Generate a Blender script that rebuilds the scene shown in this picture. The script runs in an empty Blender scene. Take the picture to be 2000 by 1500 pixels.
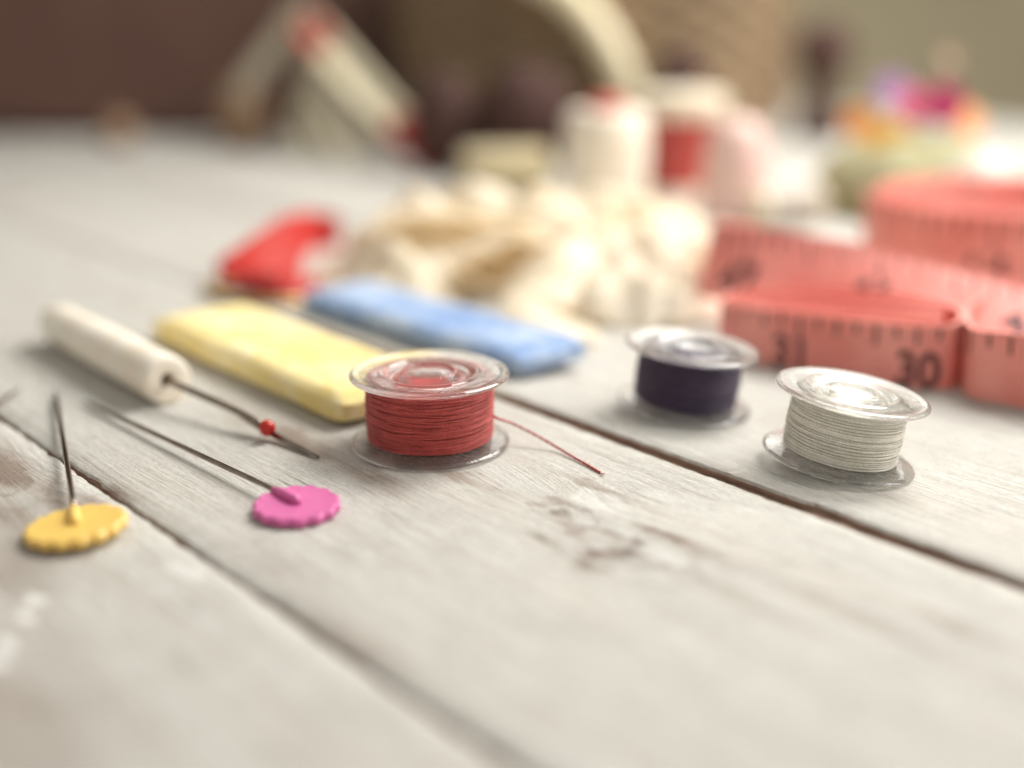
import bpy, bmesh, math, random
from mathutils import Vector, Matrix, noise
random.seed(7)
S = 0.001                                   # everything below is written in millimetres
scene = bpy.context.scene
COL = scene.collection
PI = math.pi

# ------------------------------------------------------------------ camera geometry
F, HC = 2500.0, 57.0                        # focal length in photo pixels, lens height above the table
TH = math.atan2(793.0, F)
sT, cT = math.sin(TH), math.cos(TH)
AX = math.radians(-49.2)                    # direction of the boards
U = Vector((math.cos(AX), math.sin(AX))); V = Vector((-math.sin(AX), math.cos(AX)))
V2, V1, BW = 54.95, 112.3, 57.35            # the two seams and the board pitch
CUP = 1.4                                   # the board under the bobbins is cupped

def zs(x, y):
    v = x * V.x + y * V.y
    p = (v - V1) / BW
    if 0 < p < 1:
        return -CUP * (1 - (2 * p - 1) ** 2)
    return 0.0

def G(px, py, z=0.0):
    fx, fy = (px - 1000) / F, (750 - py) / F
    d = (fx, fy * sT + cT, fy * cT - sT)
    t = (z - HC) / d[2]
    return Vector((d[0] * t, d[1] * t, z))

def Gs(px, py, h=0.0):
    z = 0.0
    for _ in range(12):
        g = G(px, py, z + h)
        z = zs(g.x, g.y)
    return Vector((g.x, g.y, z + h))

def D(px, py, depth):                       # the point seen at a pixel at a given distance
    fx, fy = (px - 1000) / F, (750 - py) / F
    return Vector((fx * depth, depth * (fy * sT + cT), HC + depth * (fy * cT - sT)))

# ------------------------------------------------------------------ colours and node helpers
def lin(c):
    c /= 255.0
    return c / 12.92 if c <= 0.04045 else ((c + 0.055) / 1.055) ** 2.4
def rgb(r, g, b):
    return (lin(r), lin(g), lin(b), 1.0)

class X:                                    # a value socket with arithmetic
    def __init__(s, nt, sock): s.nt, s.s = nt, sock
    def op(s, o, b=None, c=None, clamp=False):
        n = s.nt.nodes.new('ShaderNodeMath'); n.operation = o; n.use_clamp = clamp
        for i, q in enumerate((s, b, c)):
            if q is None: continue
            if isinstance(q, X): s.nt.links.new(q.s, n.inputs[i])
            else: n.inputs[i].default_value = q
        return X(s.nt, n.outputs[0])
    def __add__(s, b): return s.op('ADD', b)
    def __sub__(s, b): return s.op('SUBTRACT', b)
    def __mul__(s, b): return s.op('MULTIPLY', b)
    def __truediv__(s, b): return s.op('DIVIDE', b)
    def sat(s): return s.op('ADD', 0.0, clamp=True)
    def step(s, a, b):
        n = s.nt.nodes.new('ShaderNodeMapRange'); n.interpolation_type = 'SMOOTHSTEP'
        s.nt.links.new(s.s, n.inputs[0]); n.inputs[1].default_value = a; n.inputs[2].default_value = b
        return X(s.nt, n.outputs[0])

def combine(nt, x, y, z=0.0):
    n = nt.nodes.new('ShaderNodeCombineXYZ')
    for i, q in enumerate((x, y, z)):
        if isinstance(q, X): nt.links.new(q.s, n.inputs[i])
        else: n.inputs[i].default_value = q
    return n.outputs[0]
def tex(nt, vec, scale=1.0, detail=4.0, rough=0.55, dist=0.0):
    n = nt.nodes.new('ShaderNodeTexNoise'); n.inputs['Scale'].default_value = scale
    n.inputs['Detail'].default_value = detail; n.inputs['Roughness'].default_value = rough
    n.inputs['Distortion'].default_value = dist
    nt.links.new(vec, n.inputs['Vector'])
    return X(nt, n.outputs[0])
def mix(nt, f, a, b):
    n = nt.nodes.new('ShaderNodeMix'); n.data_type = 'RGBA'
    if isinstance(f, X): nt.links.new(f.s, n.inputs[0])
    else: n.inputs[0].default_value = f
    for i, q in ((6, a), (7, b)):
        if isinstance(q, tuple): n.inputs[i].default_value = q
        else: nt.links.new(q, n.inputs[i])
    return n.outputs[2]
def bump(nt, h, strength, dist):
    n = nt.nodes.new('ShaderNodeBump'); n.inputs['Strength'].default_value = strength
    n.inputs['Distance'].default_value = dist * S
    nt.links.new(h.s, n.inputs['Height'])
    return n.outputs[0]
def newmat(name):
    m = bpy.data.materials.new(name); m.use_nodes = True
    nt = m.node_tree
    return m, nt, nt.nodes['Principled BSDF']
def objcoord(nt, scale=1000.0):
    t = nt.nodes.new('ShaderNodeTexCoord'); mp = nt.nodes.new('ShaderNodeVectorMath'); mp.operation = 'SCALE'
    nt.links.new(t.outputs['Object'], mp.inputs[0]); mp.inputs['Scale'].default_value = scale
    return mp.outputs[0]

def simple(name, c, rough=0.5, metal=0.0, var=0.12, scale=0.4, b=0.0, bscale=2.0, sss=0.0, sheen=0.0, c2=None):
    """one colour with a soft mottling and a fine bump"""
    m, nt, p = newmat(name)
    v = objcoord(nt)
    n1 = tex(nt, v, scale, 5)
    dark = tuple(q * (1 - var) for q in c[:3]) + (1.0,)
    col = mix(nt, n1.step(0.3, 0.7), dark, c2 or c)
    nt.links.new(col, p.inputs['Base Color'])
    p.inputs['Roughness'].default_value = rough; p.inputs['Metallic'].default_value = metal
    if b: nt.links.new(bump(nt, tex(nt, v, bscale, 6, 0.65), b, 0.3), p.inputs['Normal'])
    if sss:
        p.inputs['Subsurface Weight'].default_value = sss
        p.inputs['Subsurface Radius'].default_value = (1.2 * S, 0.7 * S, 0.5 * S); p.inputs['Subsurface Scale'].default_value = 1.0
    if sheen:
        p.inputs['Sheen Weight'].default_value = sheen; p.inputs['Sheen Roughness'].default_value = 0.4
    return m

def glass(name, tint=(1, 1, 1, 1), rough=0.0, ior=1.49):
    m, nt, p = newmat(name)
    p.inputs['Base Color'].default_value = tint; p.inputs['Transmission Weight'].default_value = 0.985
    p.inputs['IOR'].default_value = ior
    v = objcoord(nt)
    p.inputs['Roughness'].default_value = rough
    nt.links.new(bump(nt, tex(nt, v, 0.45, 2) + tex(nt, v, 1.5, 2).step(0.5, 0.8) * 0.5, 0.22, 0.2), p.inputs['Normal'])
    # thin clear plastic: part of the light goes straight through
    tr = nt.nodes.new('ShaderNodeBsdfTransparent'); mx = nt.nodes.new('ShaderNodeMixShader'); mx.inputs[0].default_value = 0.82
    out = nt.nodes['Material Output']
    nt.links.new(tr.outputs[0], mx.inputs[1]); nt.links.new(p.outputs[0], mx.inputs[2]); nt.links.new(mx.outputs[0], out.inputs[0])
    return m

# ------------------------------------------------------------------ materials
def wood_paint():
    m, nt, p = newmat('weathered_painted_wood')
    g = nt.nodes.new('ShaderNodeNewGeometry'); sp = nt.nodes.new('ShaderNodeSeparateXYZ')
    nt.links.new(g.outputs['Position'], sp.inputs[0])
    x, y, z = (X(nt, sp.outputs[i]) * 1000.0 for i in range(3))
    u = x * U.x + y * U.y
    v = x * V.x + y * V.y
    board = ((v - V2) / BW).op('FLOOR')
    u = u + board * 173.0
    # knots bend the grain
    gcoord = v
    ring = None
    warpu = (tex(nt, combine(nt, u * 0.22, v * 0.35, 31.0), 1.0, 4, 0.6) - 0.5) * 7.0
    warpv = (tex(nt, combine(nt, u * 0.22, v * 0.35, 47.0), 1.0, 4, 0.6) - 0.5) * 4.5
    uwarp, vwarp = u + warpu, v + warpv
    def local(px, py, su, sv, warped=False):
        q = Gs(px, py); uu = q.x * U.x + q.y * U.y; vv = q.x * V.x + q.y * V.y
        bi = math.floor((vv - V2) / BW); uu += bi * 173.0
        du = ((uwarp if warped else u) - uu) / su; dv = ((vwarp if warped else v) - vv) / sv
        r2 = du * du + dv * dv
        return du, dv, r2, (r2 * -1.0).op('EXPONENT')
    stain = None; white = None
    for px, py, su, sv, k in ((1235, 1075, 13, 7.5, 1.0), (1088, 1000, 9, 6, 0.8), (-20, 930, 12, 6, 1.0), (1800, 870, 16, 5, .5), (30, 1060, 9, 5, .6), (820, 560, 14, 6, .7)):
        du, dv, r2, w = local(px, py, su, sv)
        bend = dv * w * (sv * 0.6 * k) + (r2.op('SQRT')) * w * (sv * 0.3 * k)
        gcoord = gcoord + bend
    wob = tex(nt, combine(nt, u * 0.02, v * 0.05), 1.0, 2) - 0.5
    gcoord = gcoord + wob * 3.0
    fibre = tex(nt, combine(nt, u * 0.20, gcoord * 4.6), 1.0, 6, 0.7)
    fine = tex(nt, combine(nt, u * 1.1, gcoord * 13.0), 1.0, 4, 0.75)
    grain = tex(nt, combine(nt, u * 0.012, gcoord * 0.75), 1.0, 5, 0.6)
    ringw = tex(nt, combine(nt, u * 0.006, gcoord * 0.55, 4.0), 1.0, 3, 0.5)
    rings = (ringw * 46.0).op('SINE') * 0.5 + 0.5
    blot = tex(nt, combine(nt, u * 0.028, v * 0.075, 9.0), 1.0, 5, 0.62)
    blot2 = tex(nt, combine(nt, u * 0.09, v * 0.2, 19.0), 1.0, 5, 0.6)
    dots = tex(nt, combine(nt, u * 0.9, v * 2.2, 3.0), 1.0, 4, 0.7)
    crack = tex(nt, combine(nt, u * 0.07, gcoord * 2.6, 7.0), 1.0, 5, 0.62)
    paint = mix(nt, (fibre * 0.5 + fine * 0.5).step(0.32, 0.66), rgb(166, 162, 153), rgb(233, 232, 225))
    paint = mix(nt, (rings.step(0.6, 1.0) * 0.2 * blot2.step(0.3, 0.65)), paint, rgb(172, 160, 148))
    paint = mix(nt, grain.step(0.46, 0.72) * 0.42, paint, rgb(184, 170, 156))
    # worn places: the brown wood shows through, in streaks
    wear = blot.step(0.5, 0.74) * (fibre * 0.6 + fine * 0.55).step(0.46, 0.72)
    for px, py, su, sv, k in ((1150, 1081, 1.3, .7, .8), (1180, 1084, 1.3, .7, .8), (1208, 1087, 1.1, .7, 1.0), (1234, 1078, 1.1, .8, 1.3), (1248, 1062, 1.2, .7, 1.1), (1278, 1038, 2.0, .7, .8), (1315, 1055, 3.0, 1.0, .7), (1380, 1082, 5, 1.2, .4),
                              (1085, 978, 1.3, .7, .6), (1091, 1000, 1.3, .8, .7), (1095, 1022, 1.3, .8, .7), (1122, 1040, 2, .8, .5), (1112, 990, 1.0, .6, .4), (1190, 1042, 1.6, .7, .6), (1150, 1106, 1.8, 1.4, .9), (1063, 1052, 1.8, .9, .7),
                              (-5, 905, 6, 2.5, 1.1), (15, 935, 3, 2, .8), (25, 1010, 8, 3, .6), (30, 1110, 8, 4, .6), (110, 975, 6, 2.0, .8), (225, 960, 3, 1.0, .8), (180, 975, 2, 1, .7),
                              (610, 880, 12, 2.5, .6), (500, 830, 12, 2.0, .45), (560, 850, 5, 2.0, .4), (1600, 850, 9, 4, .4), (20, 1440, 16, 6, .5), (60, 1330, 10, 5, .25), (740, 935, 9, 1.6, .55),
                              (880, 925, 7, 1.2, .5), (1150, 945, 8, .7, .7), (1450, 1168, 12, 1.0, .5), (1640, 1190, 14, 1.0, .4), (1840, 1215, 4, 1.2, .6), (640, 1230, 12, 1.6, .35), (560, 1120, 10, 1.6, .3)):
        du, dv, r2, w = local(px, py, su, sv, True)
        wear = wear + w * (k * 1.25) * (fibre * 0.5 + blot2 * 0.5 + fine * 0.25).step(0.3, 0.72)
    wear = wear.sat()
    col = mix(nt, wear * 0.85, paint, mix(nt, fine.step(0.3, 0.7), rgb(112, 92, 80), rgb(156, 136, 120)))
    scr = tex(nt, combine(nt, u * 0.3, gcoord * 6.5, 13.0), 1.0, 5, 0.65).step(0.54, 0.68)
    col = mix(nt, scr * 0.62 * blot2.step(0.28, 0.58), col, rgb(146, 134, 122))
    for kx, ky, su, sv, fr in ((1205, 1072, 10, 4.6, 13.0), (1100, 1005, 6, 3.2, 11.0), (-15, 930, 12, 6, 14.0)):
        du, dv, r2, w = local(kx, ky, su, sv, True)
        ln = ((r2.op('SQRT') * fr).op('SINE')).step(0.35, 1.0)
        col = mix(nt, ln * w.step(0.12, 0.6) * (blot2 * 0.5 + fibre * 0.5).step(0.36, 0.58) * 0.6, col, rgb(132, 114, 102))
    pores = tex(nt, combine(nt, u * 1.6, gcoord * 6.0, 53.0), 1.0, 4, 0.7)
    col = mix(nt, pores.step(0.56, 0.68) * grain.step(0.32, 0.6) * 0.7, col, rgb(128, 114, 102))
    for kx, ky, su, sv, k in ((1238, 1074, 1.6, .9, .9), (1212, 1086, 1.8, .6, .8), (1165, 1083, 2.4, .5, .7), (1256, 1058, 1.2, .6, .7), (1300, 1046, 2.6, .5, .6), (1150, 1107, 1.2, 1.0, .6), (1092, 1004, .9, .9, .5)):
        du, dv, r2, w = local(kx, ky, su, sv, True)
        col = mix(nt, w * (fibre * 0.6 + fine * 0.4).step(0.3, 0.62) * k, col, rgb(82, 62, 52))
    ck = crack.step(0.575, 0.66) * fine.step(0.38, 0.62) * blot2.step(0.42, 0.62)
    col = mix(nt, ck * 0.85, col, rgb(96, 82, 74))
    sp2 = dots.step(0.60, 0.72) * blot.step(0.38, 0.6)
    col = mix(nt, sp2 * 0.7, col, rgb(120, 100, 86))
    # thick paint left in two spots
    for px, py, su, sv in ((66, 1172, 1.5, 1.2), (48, 1205, 1.7, 1.2), (20, 1262, 1.5, 1.0), (-4, 1300, 1.8, 1.2), (1290, 1085, 4, 1.4), (360, 1115, 4.0, 1.0), (1160, 985, 4, 1.5)):
        du, dv, r2, w = local(px, py, su, sv, True)
        col = mix(nt, w.step(0.2, 0.75) * (0.9 if px < 200 else 0.45), col, rgb(244, 243, 238))
    nt.links.new(col, p.inputs['Base Color'])
    p.inputs['Roughness'].default_value = 0.62
    p.inputs['Specular IOR Level'].default_value = 0.3
    h = fibre * 0.6 + fine * 0.45 - ck * 0.5 - wear * 0.25 + rings * 0.15 + dots * 0.15
    nt.links.new(bump(nt, h, 0.85, 0.34), p.inputs['Normal'])
    return m

def raw_wood():
    m, nt, p = newmat('raw_brown_wood_edge')
    g = nt.nodes.new('ShaderNodeNewGeometry'); sp = nt.nodes.new('ShaderNodeSeparateXYZ')
    nt.links.new(g.outputs['Position'], sp.inputs[0])
    x, y, z = (X(nt, sp.outputs[i]) * 1000.0 for i in range(3))
    u = x * U.x + y * U.y
    f = tex(nt, combine(nt, u * 0.25, z * 2.5), 1.0, 6, 0.7)
    b = tex(nt, combine(nt, u * 0.06, z * 0.3), 1.0, 4, 0.6)
    c = mix(nt, f.step(0.3, 0.7), rgb(124, 98, 84), rgb(172, 146, 128))
    c = mix(nt, b.step(0.58, 0.68) * f.step(0.4, 0.6) * 0.6, c, rgb(180, 166, 150))
    nt.links.new(c, p.inputs['Base Color']); p.inputs['Roughness'].default_value = 0.85
    nt.links.new(bump(nt, f, 0.7, 0.3), p.inputs['Normal'])
    return m

def thread_mat(name, c, c2, rough=0.55):
    m, nt, p = newmat(name)
    v = objcoord(nt)
    n = tex(nt, v, 5.0, 3, 0.7); n2 = tex(nt, v, 0.5, 3)
    col = mix(nt, (n * 0.7 + n2 * 0.3).step(0.35, 0.65), c, c2)
    nt.links.new(col, p.inputs['Base Color']); p.inputs['Roughness'].default_value = rough
    p.inputs['Sheen Weight'].default_value = 0.25; p.inputs['Sheen Roughness'].default_value = 0.35
    nt.links.new(bump(nt, n, 0.5, 0.06), p.inputs['Normal'])
    return m

def chalk(name, c, pale, deep):
    m, nt, p = newmat(name)
    v = objcoord(nt)
    a = tex(nt, v, 0.12, 5, 0.65); b = tex(nt, v, 0.7, 6, 0.7); f = tex(nt, v, 3.0, 5, 0.7)
    g = nt.nodes.new('ShaderNodeTexCoord'); sp = nt.nodes.new('ShaderNodeSeparateXYZ')
    nt.links.new(g.outputs['Object'], sp.inputs[0])
    s1 = tex(nt, combine(nt, X(nt, sp.outputs[0]) * 60.0, X(nt, sp.outputs[1]) * 900.0), 1.0, 5, 0.7)
    col = mix(nt, (a * 0.6 + b * 0.4).step(0.42, 0.66), c, pale)
    col = mix(nt, s1.step(0.55, 0.75) * 0.5, col, pale)
    col = mix(nt, b.step(0.62, 0.75) * 0.5, col, deep)
    nt.links.new(col, p.inputs['Base Color']); p.inputs['Roughness'].default_value = 0.9
    p.inputs['Specular IOR Level'].default_value = 0.15
    nt.links.new(bump(nt, b * 0.7 + f * 0.4, 0.6, 0.35), p.inputs['Normal'])
    return m

def fabric(name, c, c2, ws=3.0, thin=0.0):
    m, nt, p = newmat(name)
    v = objcoord(nt)
    n = tex(nt, v, ws, 4, 0.6); a = tex(nt, v, 0.08, 3)
    col = mix(nt, a.step(0.4, 0.65), c, c2)
    nt.links.new(col, p.inputs['Base Color']); p.inputs['Roughness'].default_value = 0.85
    p.inputs['Sheen Weight'].default_value = 0.2
    tl_ = nt.nodes.new('ShaderNodeBsdfTranslucent'); nt.links.new(mix(nt, 0.25, col, rgb(250, 214, 160)), tl_.inputs['Color'])
    mx = nt.nodes.new('ShaderNodeMixShader'); mx.inputs[0].default_value = thin
    nt.links.new(p.outputs[0], mx.inputs[1]); nt.links.new(tl_.outputs[0], mx.inputs[2]); nt.links.new(mx.outputs[0], nt.nodes['Material Output'].inputs[0])
    nt.links.new(bump(nt, n, 0.5, 0.25), p.inputs['Normal'])
    return m

M = dict(
    paint=wood_paint(), raw=raw_wood(),
    clear=glass('clear_plastic', (1, 1, .99, 1)),
    red_thread=thread_mat('red_thread', rgb(160, 50, 48), rgb(200, 86, 77)),
    navy_thread=thread_mat('navy_thread', rgb(50, 34, 54), rgb(72, 56, 86)),
    grey_thread=thread_mat('pale_grey_thread', rgb(212, 206, 192), rgb(244, 240, 228)),
    yellow_chalk=chalk('yellow_chalk', rgb(240, 216, 142), rgb(248, 236, 194), rgb(226, 194, 112)),
    blue_chalk=chalk('blue_chalk', rgb(126, 154, 198), rgb(194, 207, 222), rgb(100, 130, 182)),
    handle=simple('pale_turned_wood', rgb(250, 236, 214), 0.55, var=0.05, scale=0.15, b=0.1, c2=rgb(253, 246, 232)),
    hole=simple('brown_hole_wood', rgb(150, 112, 84), 0.8),
    steel=simple('dark_steel', rgb(160, 146, 132), 0.2, 1.0, var=0.35, scale=0.5),
    bead=simple('red_plastic_bead', rgb(196, 42, 32), 0.12, sss=0.3),
    yellow_plastic=simple('yellow_plastic', rgb(246, 206, 112), 0.38, sss=0.25, var=0.05),
    pink_plastic=simple('pink_plastic', rgb(214, 106, 164), 0.36, sss=0.2, var=0.06),
    tape=simple('coral_tape', rgb(243, 141, 128), 0.5, var=0.06, scale=0.08, b=0.25, bscale=4.0, c2=rgb(249, 163, 150)),
    ink=simple('black_ink', rgb(104, 52, 50), 0.6),
    clip_red=simple('red_clip_plastic', rgb(200, 58, 54), 0.35, var=0.05),
    brass=simple('brass', rgb(196, 160, 92), 0.35, 1.0, var=0.2),
    cream=fabric('cream_cotton', rgb(246, 231, 202), rgb(252, 243, 224), thin=0.3),
    cream_thread=thread_mat('cream_thread', rgb(230, 218, 196), rgb(242, 234, 218)),
    lace=fabric('cream_lace', rgb(226, 214, 178), rgb(240, 230, 200), 1.0),
    cap=simple('ivory_cap', rgb(236, 224, 200), 0.45),
    redcap=simple('red_cap', rgb(198, 70, 64), 0.45),
    blush=simple('blush_porcelain', rgb(220, 188, 178), 0.3, var=0.06),
    palegrey=simple('pale_grey_cotton', rgb(184, 176, 164), 0.8),
    sage=fabric('sage_felt', rgb(146, 142, 104), rgb(166, 160, 124)),
    straw=fabric('straw_lace', rgb(168, 154, 118), rgb(184, 170, 136), 1.0),
    greycloth=fabric('grey_linen', rgb(196, 186, 162), rgb(212, 204, 182)),
    brown=simple('dark_brown_wood', rgb(96, 66, 54), 0.6, var=0.2, scale=0.03),
    wicker=simple('olive_wicker', rgb(152, 128, 98), 0.7, var=0.4, scale=0.03),
    wickerdark=simple('dark_wicker_lining', rgb(78, 50, 42), 0.8, var=0.2),
    tan=simple('tan_wood', rgb(150, 120, 92), 0.6, var=0.15, scale=0.05),
    white_bead=simple('white_pearl', rgb(200, 198, 184), 0.3, var=0.03),
    amber=simple('amber_plastic', rgb(236, 182, 70), 0.4), magenta=simple('magenta_plastic', rgb(164, 30, 84), 0.4),
    rose=simple('rose_plastic', rgb(214, 92, 130), 0.4), lilac=simple('lilac_plastic', rgb(170, 134, 182), 0.4),
    orange=simple('orange_plastic', rgb(220, 148, 84), 0.4),
    wall=simple('olive_plaster', rgb(206, 193, 160), 0.9, var=0.12, scale=0.006),
)

# ------------------------------------------------------------------ object helpers
def mesh(name, verts, faces, mat, parent=None, smooth=True, angle=None, mats=None, fm=None):
    me = bpy.data.meshes.new(name)
    me.from_pydata([(v[0] * S, v[1] * S, v[2] * S) for v in verts], [], faces)
    me.materials.append(mat)
    for q in mats or (): me.materials.append(q)
    if fm: me.polygons.foreach_set('material_index', fm)
    bm = bmesh.new(); bm.from_mesh(me); bmesh.ops.recalc_face_normals(bm, faces=bm.faces[:]); bm.to_mesh(me); bm.free()
    if smooth: me.shade_smooth()
    if smooth and angle:
        me.set_sharp_from_angle(angle=math.radians(angle))
    o = bpy.data.objects.new(name, me); COL.objects.link(o)
    if parent: o.parent = parent
    return o
def tag(o, label=None, cat=None, group=None, kind=None):
    if label: o['label'] = label
    if cat: o['category'] = cat
    if group: o['group'] = group
    if kind: o['kind'] = kind
    return o
def thing(name, label, cat, loc=(0, 0, 0), rot=None, group=None):
    o = bpy.data.objects.new(name, None); COL.objects.link(o)
    o.empty_display_size = 0.005
    o.location = Vector(loc) * S
    if rot is not None: o.rotation_euler = rot
    return tag(o, label, cat, group)

class MB:
    def __init__(s): s.v, s.f = [], []
    def add(s, vs, fs):
        k = len(s.v); s.v += [tuple(q) for q in vs]; s.f += [tuple(i + k for i in f) for f in fs]; return s
    def lathe(s, prof, n=64, closed=False, center=(0, 0, 0)):
        vs, fs = [], []; m = len(prof)
        for i in range(n):
            a = 2 * PI * i / n
            for r, z in prof: vs.append((center[0] + r * math.cos(a), center[1] + r * math.sin(a), center[2] + z))
        for i in range(n):
            j = (i + 1) % n
            for k in range(m if closed else m - 1):
                l = (k + 1) % m
                fs.append((i * m + k, j * m + k, j * m + l, i * m + l))
        if not closed:
            for k in (0, m - 1):
                if prof[k][0] > 1e-6: fs.append(tuple(i * m + k for i in range(n)))
        return s.add(vs, fs)
    def tube(s, pts, r, n=8, closed=False):
        pts = [Vector(q) for q in pts]; m = len(pts); vs, fs = [], []
        rr = r if isinstance(r, (list, tuple)) else [r] * m
        nrm = None
        for i, q in enumerate(pts):
            t = (pts[(i + 1) % m] - pts[i - 1]) if closed else (pts[min(i + 1, m - 1)] - pts[max(i - 1, 0)])
            t.normalize()
            if nrm is None:
                nrm = Vector((0, 0, 1)).cross(t)
                if nrm.length < 1e-3: nrm = Vector((1, 0, 0))
            nrm = (nrm - t * nrm.dot(t)).normalized(); b = t.cross(nrm)
            for k in range(n):
                a = 2 * PI * k / n
                vs.append(q + (nrm * math.cos(a) + b * math.sin(a)) * rr[i])
        for i in range(m if closed else m - 1):
            j = (i + 1) % m
            for k in range(n):
                l = (k + 1) % n
                fs.append((i * n + k, i * n + l, j * n + l, j * n + k))
        if not closed:
            fs.append(tuple(range(n))); fs.append(tuple((m - 1) * n + k for k in range(n)))
        return s.add(vs, fs)
    def sheet(s, rows, th=0.3):
        """a strip of cloth: rows of points, given a thickness"""
        m, n = len(rows), len(rows[0])
        if th == 0:
            return s.add([q for r in rows for q in r], [(i * n + j, i * n + j + 1, (i + 1) * n + j + 1, (i + 1) * n + j) for i in range(m - 1) for j in range(n - 1)])
        P = [[Vector(q) for q in r] for r in rows]
        top, bot = [], []
        for i in range(m):
            for j in range(n):
                a = P[min(i + 1, m - 1)][j] - P[max(i - 1, 0)][j]; b = P[i][min(j + 1, n - 1)] - P[i][max(j - 1, 0)]
                nn = a.cross(b)
                nn = nn.normalized() if nn.length > 1e-9 else Vector((0, 0, 1))
                top.append(P[i][j] + nn * th / 2); bot.append(P[i][j] - nn * th / 2)
        k = m * n; fs = []
        for i in range(m - 1):
            for j in range(n - 1):
                a, b, c, d = i * n + j, i * n + j + 1, (i + 1) * n + j + 1, (i + 1) * n + j
                fs.append((a, b, c, d)); fs.append((d + k, c + k, b + k, a + k))
        for i in range(m - 1):
            fs.append((i * n, (i + 1) * n, (i + 1) * n + k, i * n + k))
            a, d = i * n + n - 1, (i + 1) * n + n - 1
            fs.append((a, a + k, d + k, d))
        for j in range(n - 1):
            fs.append((j, j + k, j + 1 + k, j + 1))
            a = (m - 1) * n + j
            fs.append((a, a + 1, a + 1 + k, a + k))
        return s.add(top + bot, fs)
    def build(s, name, mat, parent=None, angle=None, smooth=True):
        return mesh(name, s.v, s.f, mat, parent, smooth, angle)

def catmull(pts, per=8):
    pts = [Vector(p) for p in pts]; P = [pts[0] * 2 - pts[1]] + pts + [pts[-1] * 2 - pts[-2]]; out = []
    for i in range(1, len(P) - 2):
        a, b, c, d = P[i - 1:i + 3]
        for k in range(per):
            t = k / per
            out.append(0.5 * (2 * b + (c - a) * t + (2 * a - 5 * b + 4 * c - d) * t * t + (3 * b - a - 3 * c + d) * t ** 3))
    return out + [pts[-1]]

# ------------------------------------------------------------------ the table: weathered boards
def board(v0, v1, u0, u1, cup, seed, step):
    n = int((u1 - u0) / step) + 1
    prof = []                                 # (v inset from edge kind, z, is edge)
    top = 22
    verts, faces, fm = [], [], []
    base = [(0, -2.2), (0, -1.95), (0, -1.7), (0, -1.3), (0, -.9), (0.03, -.5), (0.12, -.22), (0.32, -.06)]
    m = len(base) * 2 + top
    for i in range(n):
        u = u0 + (u1 - u0) * i / (n - 1)
        for side in (0, 1):
            pts = []
            tp = min(1, max(0, (-135 - u) / 100)); tp = tp * tp * (3 - 2 * tp); ext = (.7 if side else 0) if seed == 23.1 else ((1.5 if side == 0 else 0) if seed == 35.7 else 0)
            for k, (ins, dz) in enumerate(base):
                ins = ins - ext * tp
                e = noise.noise(Vector((u * .05, seed + side * 9, 0))) * .35 + noise.noise(Vector((u * .4, seed + side * 9, k * .22))) * .22 + noise.noise(Vector((u * 1.3, seed + side * 9, k * .5))) * .1
                chip = max(0, noise.noise(Vector((u * .22, seed * 3 + side * 5, 1.7))) - .32) * 1.3 * (k >= 4)
                pts.append((ins + e + chip, dz - chip * .25))
            if side == 0:
                row = [(v0 + a, z + (-cup * 0)) for a, z in pts]
            else:
                row2 = [(v1 - a, z) for a, z in pts][::-1]
        mids = []
        for k in range(top):
            t = (k + 1) / (top + 1); vv = v0 + .8 + (v1 - v0 - 1.6) * t
            q = (vv - v0) / (v1 - v0)
            mids.append((vv, -cup * (1 - (2 * q - 1) ** 2)))
        for vv, z in row + mids + row2:
            verts.append((u * U.x + vv * V.x, u * U.y + vv * V.y, z))
    e = len(base)
    for i in range(n - 1):
        for k in range(m):
            l = (k + 1) % m
            faces.append((i * m + k, i * m + l, (i + 1) * m + l, (i + 1) * m + k))
            fm.append(1 if (k < e - 3 or k >= m - e + 2) else 0)
    faces.append(tuple(range(m))); faces.append(tuple((n - 1) * m + k for k in range(m))); fm += [1, 1]
    return verts, faces, fm
table = MB(); fms = []
for v0, v1, cup, seed, step, u0, u1 in ((V2 - 2 * BW, V2 - BW - .6, 0, 1.3, 4, -560, 420), (V2 - BW + .6, V2 - .32, 0, 11.3, .8, -560, 300), (V2 + .32, V1 - .8, 0, 23.1, .6, -620, 260), (V1 + 1.8, V1 + BW - .7, CUP, 35.7, .8, -640, 260),
                                (V1 + BW + .7, V1 + 2 * BW - .7, 0, 47.7, 4, -640, 340), (V1 + 2 * BW + .7, V1 + 3 * BW - .7, 0, 51.2, 4, -700, 340), (V1 + 3 * BW + .7, V1 + 4 * BW - .7, 0, 61.2, 6, -700, 340),
                                (V1 + 4 * BW + .7, V1 + 5 * BW - .7, 0, 71.2, 6, -700, 340), (V1 + 5 * BW + .7, V1 + 6 * BW - .7, 0, 81.2, 6, -700, 340), (V1 + 6 * BW + .7, V1 + 7 * BW - .7, 0, 91.2, 6, -700, 340)):
    vs, fs, f = board(v0, v1, u0, u1, cup, seed, step); table.add(vs, fs); fms += f
# the batten under the boards closes the seams from below
def uv(u, v, z): return (u * U.x + v * V.x, u * U.y + v * V.y, z)
for seam in [V2 - 2 * BW + BW * k for k in range(10)]:
    c = [(-690, seam - 5), (250, seam - 5), (250, seam + 6), (-690, seam + 6)]
    table.add([uv(a, b, -1.15) for a, b in c] + [uv(a, b, -9) for a, b in c], [(0, 1, 2, 3), (7, 6, 5, 4), (0, 4, 5, 1), (1, 5, 6, 2), (2, 6, 7, 3), (3, 7, 4, 0)]); fms += [1] * 6
tab = mesh('tabletop', table.v, table.f, M['paint'], mats=[M['raw']], fm=fms, angle=50)
tag(tab, 'weathered white painted wooden tabletop of wide boards with dark seams', 'table', kind='structure')

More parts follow.
